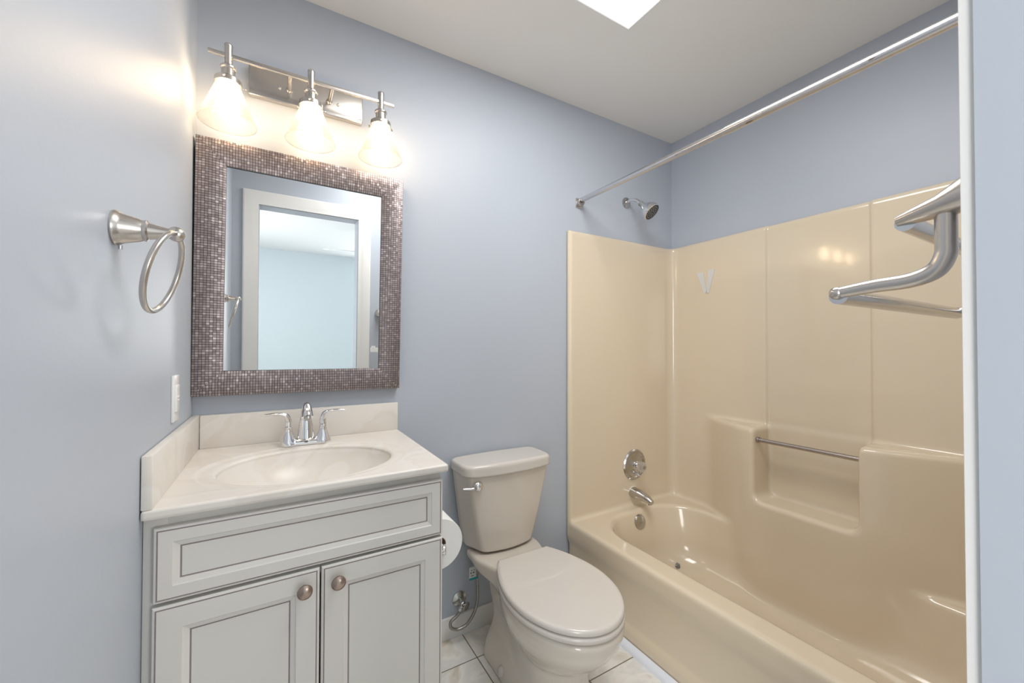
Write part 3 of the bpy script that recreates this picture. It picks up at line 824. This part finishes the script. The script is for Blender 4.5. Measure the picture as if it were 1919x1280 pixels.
# ------------------------------------------------------------------ vanity top with integral bowl
VT = .892; VX0, VX1, VF = XL + .001, .404, 1.028
BXc, BYc = .083, 1.262


def topf(X, Y, Z):
    slab = rbox(X, Y, Z, (VX0, VF, VT - .0215), (VX1, YB - .001, VT), .0055)
    u = (X - BXc); v = (Y - BYc)
    # under-bowl shell
    sh = (np.sqrt((u / .232) ** 2 + (v / .192) ** 2 + (np.minimum(Z - VT, 0) / .150) ** 2) - 1) * .16
    sh = smax(sh, Z - VT + .004, .01)
    s = smin(slab, sh, .01)
    cut = (np.sqrt((u / .215) ** 2 + (v / .176) ** 2 + ((Z - VT - .01) / .145) ** 2) - 1) * .16
    s = smax(s, -cut, .024)
    # shallow soft dish around the bowl
    dish = (np.sqrt((u / .262) ** 2 + ((v + .002) / .207) ** 2) - 1) * .2
    s = smax(s, -smax(dish, VT - .0035 - Z, .012), .004)
    return s


me = isomesh(topf, (VX0 - .015, VF - .015, VT - .165), (VX1 + .015, YB + .015, VT + .015), .0065, 'vanity_top')
top = link_base('vanity_countertop', me, M['marble'], (.09, 1.3, VT - .0215)); setp(top, 'cream cultured marble vanity top with integral oval sink', 'countertop')
link('backsplash', boxme((VX0 + .0195, YB - .0205, VT - .0005), (VX1 - .002, YB - .0005, .996), .003), M['marble'], top)
link('side_splash', boxme((VX0 + .0005, VF + .002, VT - .0005), (VX0 + .019, YB - .0005, .998), .003), M['marble'], top)
bm = bmesh.new(); lathe(bm, [(0, .003), (.016, .003), (.022, .001), (.023, -.006)], (BXc, BYc, VT - .133)); link('sink_drain', tome(bm), M['chrome'], top)

# ------------------------------------------------------------------ faucet
FXc, FYc, FZ0 = .081, 1.482, VT - .0006
t = thing('bathroom_faucet', 'chrome two-handle centerset faucet behind the oval sink', 'faucet', (FXc, FYc, FZ0))


def fb(X, Y, Z):
    s = rbox(X, Y, Z, (FXc - .072, FYc - .022, FZ0 - .01), (FXc + .072, FYc + .022, FZ0 + .020), .018)
    s = smax(s, FZ0 - Z, .002)
    for sx in (-1, 1):
        r = np.sqrt((X - FXc - sx * .0508) ** 2 + (Y - FYc) ** 2)
        rr = .0255 - .0145 * sstep(FZ0, FZ0 + .055, Z)
        c = smax(r - rr, np.maximum(Z - FZ0 - .062, FZ0 - Z), .003)
        s = smin(s, c, .006)
    return s


link('faucet_base', isomesh(fb, (FXc - .085, FYc - .035, FZ0 - .005), (FXc + .085, FYc + .035, FZ0 + .07), .0028, 'faucet_base'), M['chrome'], t)
for sx in (-1, 1):
    cx_ = FXc + sx * .0508; bm = bmesh.new()
    pts = catmull([(cx_, FYc, FZ0 + .0625), (cx_, FYc, FZ0 + .080), (cx_ + sx * .006, FYc - .002, FZ0 + .096), (cx_ + sx * .024, FYc - .004, FZ0 + .103), (cx_ + sx * .048, FYc - .006, FZ0 + .1045), (cx_ + sx * .066, FYc - .008, FZ0 + .104)], 7)
    a_ = interp([.0110, .0098, .0092, .0088, .0085, .0070], 7); b2 = interp([.0110, .0098, .0080, .0052, .0038, .0028], 7)
    tube(bm, pts, 0, 20, flat=list(zip(a_, b2)), up=(sx * .25, 0, 1)) if False else tube(bm, pts, 0, 20, flat=list(zip(a_, b2)), up=None if False else (0, 1, 0)) if False else None
    # sweep in the xz plane: width along y, thickness in the plane
    rings = []
    for i, p in enumerate(pts):
        T_ = (pts[min(i + 1, len(pts) - 1)] - pts[max(i - 1, 0)]).normalized(); s_ = Vector((0, 1, 0)); c_ = T_.cross(s_).normalized()
        rings.append([bm.verts.new(p + s_ * (a_[i] * math.cos(2 * PI * k / 20)) + c_ * (b2[i] * math.sin(2 * PI * k / 20))) for k in range(20)])
    for A, B in zip(rings, rings[1:]):
        for k in range(20): j = (k + 1) % 20; bm.faces.new((A[k], A[j], B[j], B[k]))
    bm.faces.new(rings[0]); bm.faces.new(rings[-1])
    link('handle', tome(bm, 'm', 50), M['chrome'], t)
bm = bmesh.new()
pts = catmull([(FXc, FYc + .006, FZ0 + .010), (FXc, FYc + .006, FZ0 + .055), (FXc, FYc + .004, FZ0 + .092), (FXc, FYc - .010, FZ0 + .122), (FXc, FYc - .040, FZ0 + .131), (FXc, FYc - .068, FZ0 + .117), (FXc, FYc - .083, FZ0 + .099)], 7)
a_ = interp([.0275, .0225, .0165, .0120, .0105, .0140, .0168], 7); b2 = interp([.0190, .0150, .0115, .0090, .0090, .0110, .0130], 7)
rings = []
for i, p in enumerate(pts):
    T_ = (pts[min(i + 1, len(pts) - 1)] - pts[max(i - 1, 0)]).normalized(); s_ = Vector((1, 0, 0)); c_ = T_.cross(s_).normalized()
    rings.append([bm.verts.new(p + s_ * (a_[i] * math.cos(2 * PI * k / 28)) + c_ * (b2[i] * math.sin(2 * PI * k / 28))) for k in range(28)])
for A, B in zip(rings, rings[1:]):
    for k in range(28): j = (k + 1) % 28; bm.faces.new((A[k], A[j], B[j], B[k]))
bm.faces.new(rings[0]); bm.faces.new(rings[-1])
sp = link('spout', tome(bm, 'm', 50), M['chrome'], t)
L1('aerator', sp, M['oldchrome'], [(.0105, 0), (.0105, .008), (.009, .010)], (FXc, FYc - .083, FZ0 + .1005), (0, -.45, -.9), 24)
link('hot_cold_mark', boxme((FXc - .005, FYc - .0236, FZ0 + .0095), (FXc + .005, FYc - .0216, FZ0 + .0125), .0008), M['ink'], sp)

# ------------------------------------------------------------------ toilet
TC = .822
tl = thing('toilet', 'bisque two-piece toilet with closed lid beside the tub', 'toilet', (TC, 1.2, 0))


def bowlf(X, Y, Z):
    u = X - TC; v = YB - Y; au = np.sqrt(u * u + 1e-8)
    # bowl body: egg sections that shrink towards the pedestal
    t_ = np.clip(Z / .372, 0, 1)
    q = 1 - ((.372 - np.minimum(Z, .372)) / .180) ** 2; q = (q + np.sqrt(q * q + .012)) / 2
    a_ = .103 + .079 * q + .012 * sstep(.14, 0, Z)
    vf = .590 + .144 * q + .014 * sstep(.14, 0, Z)
    vc = .46 + .025 * t_
    fr_ = np.where(v > vc, (v - vc) / (vf - vc), (vc - v) / (.24 + .0 * v))
    egg = (np.sqrt((u / a_) ** 2 + fr_ ** 2) - 1) * a_
    bowl = smax(egg, Z - .373, .018)
    # trunk and trapway behind the bowl
    trunk = rbox(u, v, Z, (-.092, .12, -.05), (.092, .50, .36), .045)
    waist = .020 * np.exp(-((Z - .16) / .07) ** 2)
    trunk = trunk + waist
    s = smin(bowl, trunk, .028)
    foot = rbox(u, v, Z, (-.124, .13, -.08), (.124, .47, .085), .05)
    foot = smax(foot, (au - .130 + .55 * Z) * .85, .03)
    s = smin(s, foot, .035)
    # deck under the tank
    dw = .150 - .040 * sstep(.13, .30, v)
    deck = smax(smax(smax(au - dw, Z - .384, .016), (.29 + .22 * np.clip((.30 - v), 0, .2)) - Z, .04), smax(.045 - v, v - .33, .02), .03)
    s = smin(s, deck, .035)
    s = smax(s, -Z, .004)
    return s


link('bowl', isomesh(bowlf, (TC - .21, YB - .76, -.012), (TC + .21, YB - .03, .40), .0075, 'toilet_bowl'), M['bisque'], tl)


def tankf(X, Y, Z):
    u = X - TC; v = YB - Y; au = np.sqrt(u * u + 1e-8)
    t_ = np.clip((Z - .392) / .32, 0, 1)
    w_ = .149 + .048 * t_ ** .8                          # half width at the back
    wf = .112 + .074 * t_ ** .8                            # half width at the front corner
    dfr = .148 + .022 * t_                                  # depth at the front corner
    k_ = np.clip((v - .06) / (dfr - .06), 0, 1.6)
    side = (au - (w_ + (wf - w_) * k_)) * .93
    front = v - (dfr + .022 * (1 - (u / wf) ** 2))
    s = smax(side, front, .014)
    s = smax(s, .012 - v, .02)
    s = smax(s, .392 + .0 * u - Z, .012)
    return smax(s, Z - .712, .004)


link('tank', isomesh(tankf, (TC - .215, YB - .215, .375), (TC + .215, YB + .004, .725), .0075, 'toilet_tank'), M['bisque'], tl)


def lidf(X, Y, Z):
    u = X - TC; v = YB - Y; au = np.sqrt(u * u + 1e-8)
    s = smax(au - .2045 + .10 * np.clip(v - .13, 0, 1), v - (.176 + .030 * (1 - (u / .2) ** 2)), .035)
    s = smax(s, .008 - v, .03)
    s = smax(s, .708 - Z, .006)
    crown = .751 + .004 * (1 - (u / .2) ** 2)
    return smax(s, Z - crown, .016)


link('tank_lid', isomesh(lidf, (TC - .225, YB - .23, .695), (TC + .225, YB + .004, .77), .006, 'tank_lid'), M['seat'], tl)


def halfw(v, k):
    """seat outline half width, k scales outward"""
    if v > .49: return (.182 + k) * math.sqrt(max(0, 1 - ((v - .49) / (.240 + k)) ** 2))
    return (.182 + k) * (1 - (.49 - v) ** 2 / .225 ** 2 * .37)


def outline(k=0.0, v0=.265, n=34):
    v1 = .730 + k; vsn = [v0 + (v1 - v0) * math.sin(PI / 2 * i / n) for i in range(n + 1)]
    R = [(halfw(v, k), v) for v in vsn]; R[-1] = (0, v1)
    hb = R[0][0]
    bk = [(hb * (1 - 2 * i / 12), v0) for i in range(1, 12)]
    return R + [(-a, b_) for a, b_ in R[-2::-1]] + [(-x_, v0) for x_, _ in bk]


def ringmesh(levels, cz, hfun=None, inner=18):
    """levels: (outset, z); closed top disc with concentric rings"""
    bm = bmesh.new(); rings = []
    O = [outline(k) for k, z in levels]
    for o, (k, z) in zip(O, levels):
        rings.append([bm.verts.new((TC + a, YB - b_, z)) for a, b_ in o])
    base = O[-1]; z = levels[-1][1]; c_ = (0, .47)
    for i in range(1, inner):
        s = 1 - i / inner
        rings.append([bm.verts.new((TC + c_[0] + (a - c_[0]) * s, YB - (c_[1] + (b_ - c_[1]) * s), z + (hfun(c_[0] + (a - c_[0]) * s, c_[1] + (b_ - c_[1]) * s) if hfun else 0))) for a, b_ in base])
    n = len(base)
    for A, B in zip(rings, rings[1:]):
        for i in range(n): j = (i + 1) % n; bm.faces.new((A[i], A[j], B[j], B[i]))
    cv = bm.verts.new((TC + c_[0], YB - c_[1], z + (hfun(*c_) if hfun else 0)))
    for i in range(n): bm.faces.new((rings[-1][i], rings[-1][(i + 1) % n], cv))
    bm.faces.new(rings[0])
    return tome(bm, 'm', 50)


def emb(u, v):
    d = math.sqrt((u / .30) ** 2 + ((v - .20) / .30) ** 2)
    g = lambda a, b_, x_: max(0, min(1, (x_ - a) / (b_ - a)))
    h = .0020 * (1 - g(.155, .160, abs(u) + .25 * (v - .3) ** 2)) * (1 - g(.452, .457, v + .15 * abs(u)))
    return h + .0035 * (1 - (u / .19) ** 2) * (1 - ((v - .48) / .26) ** 2)


link('seat', ringmesh([(-.004, .3735), (0, .3755), (.002, .382), (.002, .388), (-.002, .3925), (-.006, .3935)], 0), M['seat'], tl)
link('seat_lid', ringmesh([(-.006, .3955), (-.002, .3965), (0, .400), (0, .407), (-.0025, .4125), (-.006, .4145), (-.009, .415)], 0, emb, 70), M['seat'], tl)
for s in (-1, 1):
    bm = bmesh.new(); box(bm, (TC + s * .075 - .024, YB - .270, .383), (TC + s * .075 + .024, YB - .236, .404), .006, 3); link('hinge', tome(bm), M['seat'], tl)
    bm = bmesh.new(); lathe(bm, [(.017, 0), (.0175, .008), (.015, .020), (.009, .028), (0, .030)], (TC + s * .107, 1.285, .020), (0, 0, 1), 28); link('bolt_cap', tome(bm, 'm', 50), M['seat'], tl)
bm = bmesh.new(); hb = Vector((.668, YB - .168, .675))
lathe(bm, [(.0001, -.020), (.012, -.0165), (.0185, -.009), (.020, 0), (.0185, .009), (.012, .016), (.0001, .0195)], hb + Vector((0, -.012, 0)), (0, -1, 0), 32)
pts = [hb + Vector((0, -.014, -.006)), hb + Vector((-.025, -.013, -.007)), hb + Vector((-.058, -.006, -.004))]
tube(bm, pts, 0, 16, flat=[(.0085, .007), (.0065, .006), (.0025, .003)], up=(0, 0, 1))
link('flush_lever', tome(bm, 'm', 50), M['chrome'], tl)

# ------------------------------------------------------------------ water supply
ex, ez = .668, .150
t = thing('water_supply_line', 'braided steel water supply hose looping from a wall valve behind the toilet', 'supply hose', (ex, YB, ez))
L1('escutcheon', t, M['oldchrome'], [(.031, 0), (.030, .004), (.018, .010), (.010, .012), (.0095, .03)], (ex, YB, ez), (0, -1, 0), 32)
bm = bmesh.new(); lathe(bm, [(.0105, 0), (.0105, .012), (.012, .013), (.012, .026), (.009, .028)], (ex, YB - .022, ez), (0, -1, 0), 6)
lathe(bm, [(.008, 0), (.008, .016), (.0105, .017), (.0105, .028), (.007, .030)], (ex, YB - .042, ez), (-.55, 0, -.83), 6)
link('valve_body', tome(bm, 'm', 25), M['oldchrome'], t)
bm = bmesh.new(); lathe(bm, [(.004, 0), (.004, .012), (.017, .013), (.017, .018), (0, .019)], (ex, YB - .048, ez), (.45, -.8, -.15), 20)
for v_ in bm.verts:
    pass
vh = link('valve_handle', tome(bm), M['oldchrome'], t)
hx, hz = .729, .350
bm = bmesh.new(); y_ = YB - .045
hp_ = [(ex - .014, y_, ez - .022), (ex - .030, y_, ez - .040), (ex - .054, y_, ez - .054), (ex - .054, y_ - .004, ez - .076), (ex - .026, y_ - .010, ez - .088), (ex + .012, y_ - .014, ez - .076), (ex + .044, y_ - .014, ez - .038), (ex + .060, y_ - .010, ez + .010), (ex + .064, y_, ez + .07), (ex + .062, y_, ez + .150), (hx, y_, hz)]
tube(bm, catmull(hp_, 8), .0062, 16); link('braided_hose', tome(bm, 'm', 60), M['braid'], t)
L1('coupling_nut', t, M['plastic'], [(.010, 0), (.0135, .002), (.0135, .018), (.010, .022), (.010, .05)], (hx, y_, hz - .006), (0, 0, 1), 10)
L1('crimp', t, M['steel'], [(.0075, 0), (.0075, .022)], (hx - .0005, y_, hz - .032), (0, 0, 1), 16)
tx, tz = hx - .021, .270
tg = link('hose_tag', boxme((tx - .018, y_ - .010, tz - .024), (tx + .014, y_ - .0085, tz + .026), .0004), M['plastic'], t)
bm = bmesh.new(); box(bm, (tx - .018, y_ - .0112, tz - .026), (tx + .020, y_ - .0098, tz - .018)); link('tag_band', tome(bm), M['teal'], tg)
bm = bmesh.new()
for a_, c_, ww, hh in ((-.010, .012, .006, .002), (.002, .012, .005, .002), (-.012, .000, .004, .006), (-.002, .001, .007, .004), (-.010, -.010, .012, .002)): box(bm, (tx + a_, y_ - .0108, tz + c_), (tx + a_ + ww, y_ - .0098, tz + c_ + hh))
link('tag_print', tome(bm), M['ink'], tg)

# ------------------------------------------------------------------ toilet paper in the cabinet side
PX, PY, PZ, PR = .414, 1.130, .627, .0745
t = thing('toilet_paper_holder', 'chrome recessed paper holder set in the right side of the vanity', 'paper holder', (PX, PY + .055, PZ))
bm = bmesh.new(); box(bm, (.300, ry0 - .001, rz0 + .001), (.303, ry1, rz1 - .001)); link('recess_back', tome(bm), M['chrome'], t)
bm = bmesh.new(); tube(bm, [(PX, PY - .012, PZ), (PX, PY + .135, PZ)], .010, 20); link('spindle', tome(bm), M['chrome'], t)
bm = bmesh.new(); tube(bm, catmull([(.393, PY - .016, PZ - .014), (PX - .004, PY - .020, PZ - .012), (PX + .012, PY - .020, PZ - .008)], 5), .0085, 16)
lathe(bm, [(.0135, 0), (.0150, .004), (.0150, .010), (.012, .013)], (PX + .004, PY - .012, PZ - .010), (.92, -.38, 0), 24); link('post', tome(bm, 'm', 50), M['chrome'], t)
bm = bmesh.new(); lathe(bm, [(.022, 0), (PR - .001, 0), (PR, .001), (PR, .107), (PR - .001, .108), (.022, .108), (.022, 0)], (PX, PY, PZ), (0, 1, 0), 64, cap=False)
pr = link_base('toilet_paper_roll', tome(bm), M['paper'], (PX, PY, PZ)); setp(pr, 'white roll of toilet paper hanging beside the vanity', 'toilet paper')
L1('cardboard_core', pr, simple('cardboard', (0.35, 0.26, 0.19), 0.9, noise=.1), [(.0218, .0005), (.0218, .1075), (.0205, .1075), (.0205, .0005), (.0218, .0005)], (PX, PY, PZ), (0, 1, 0), 40, cap=False)
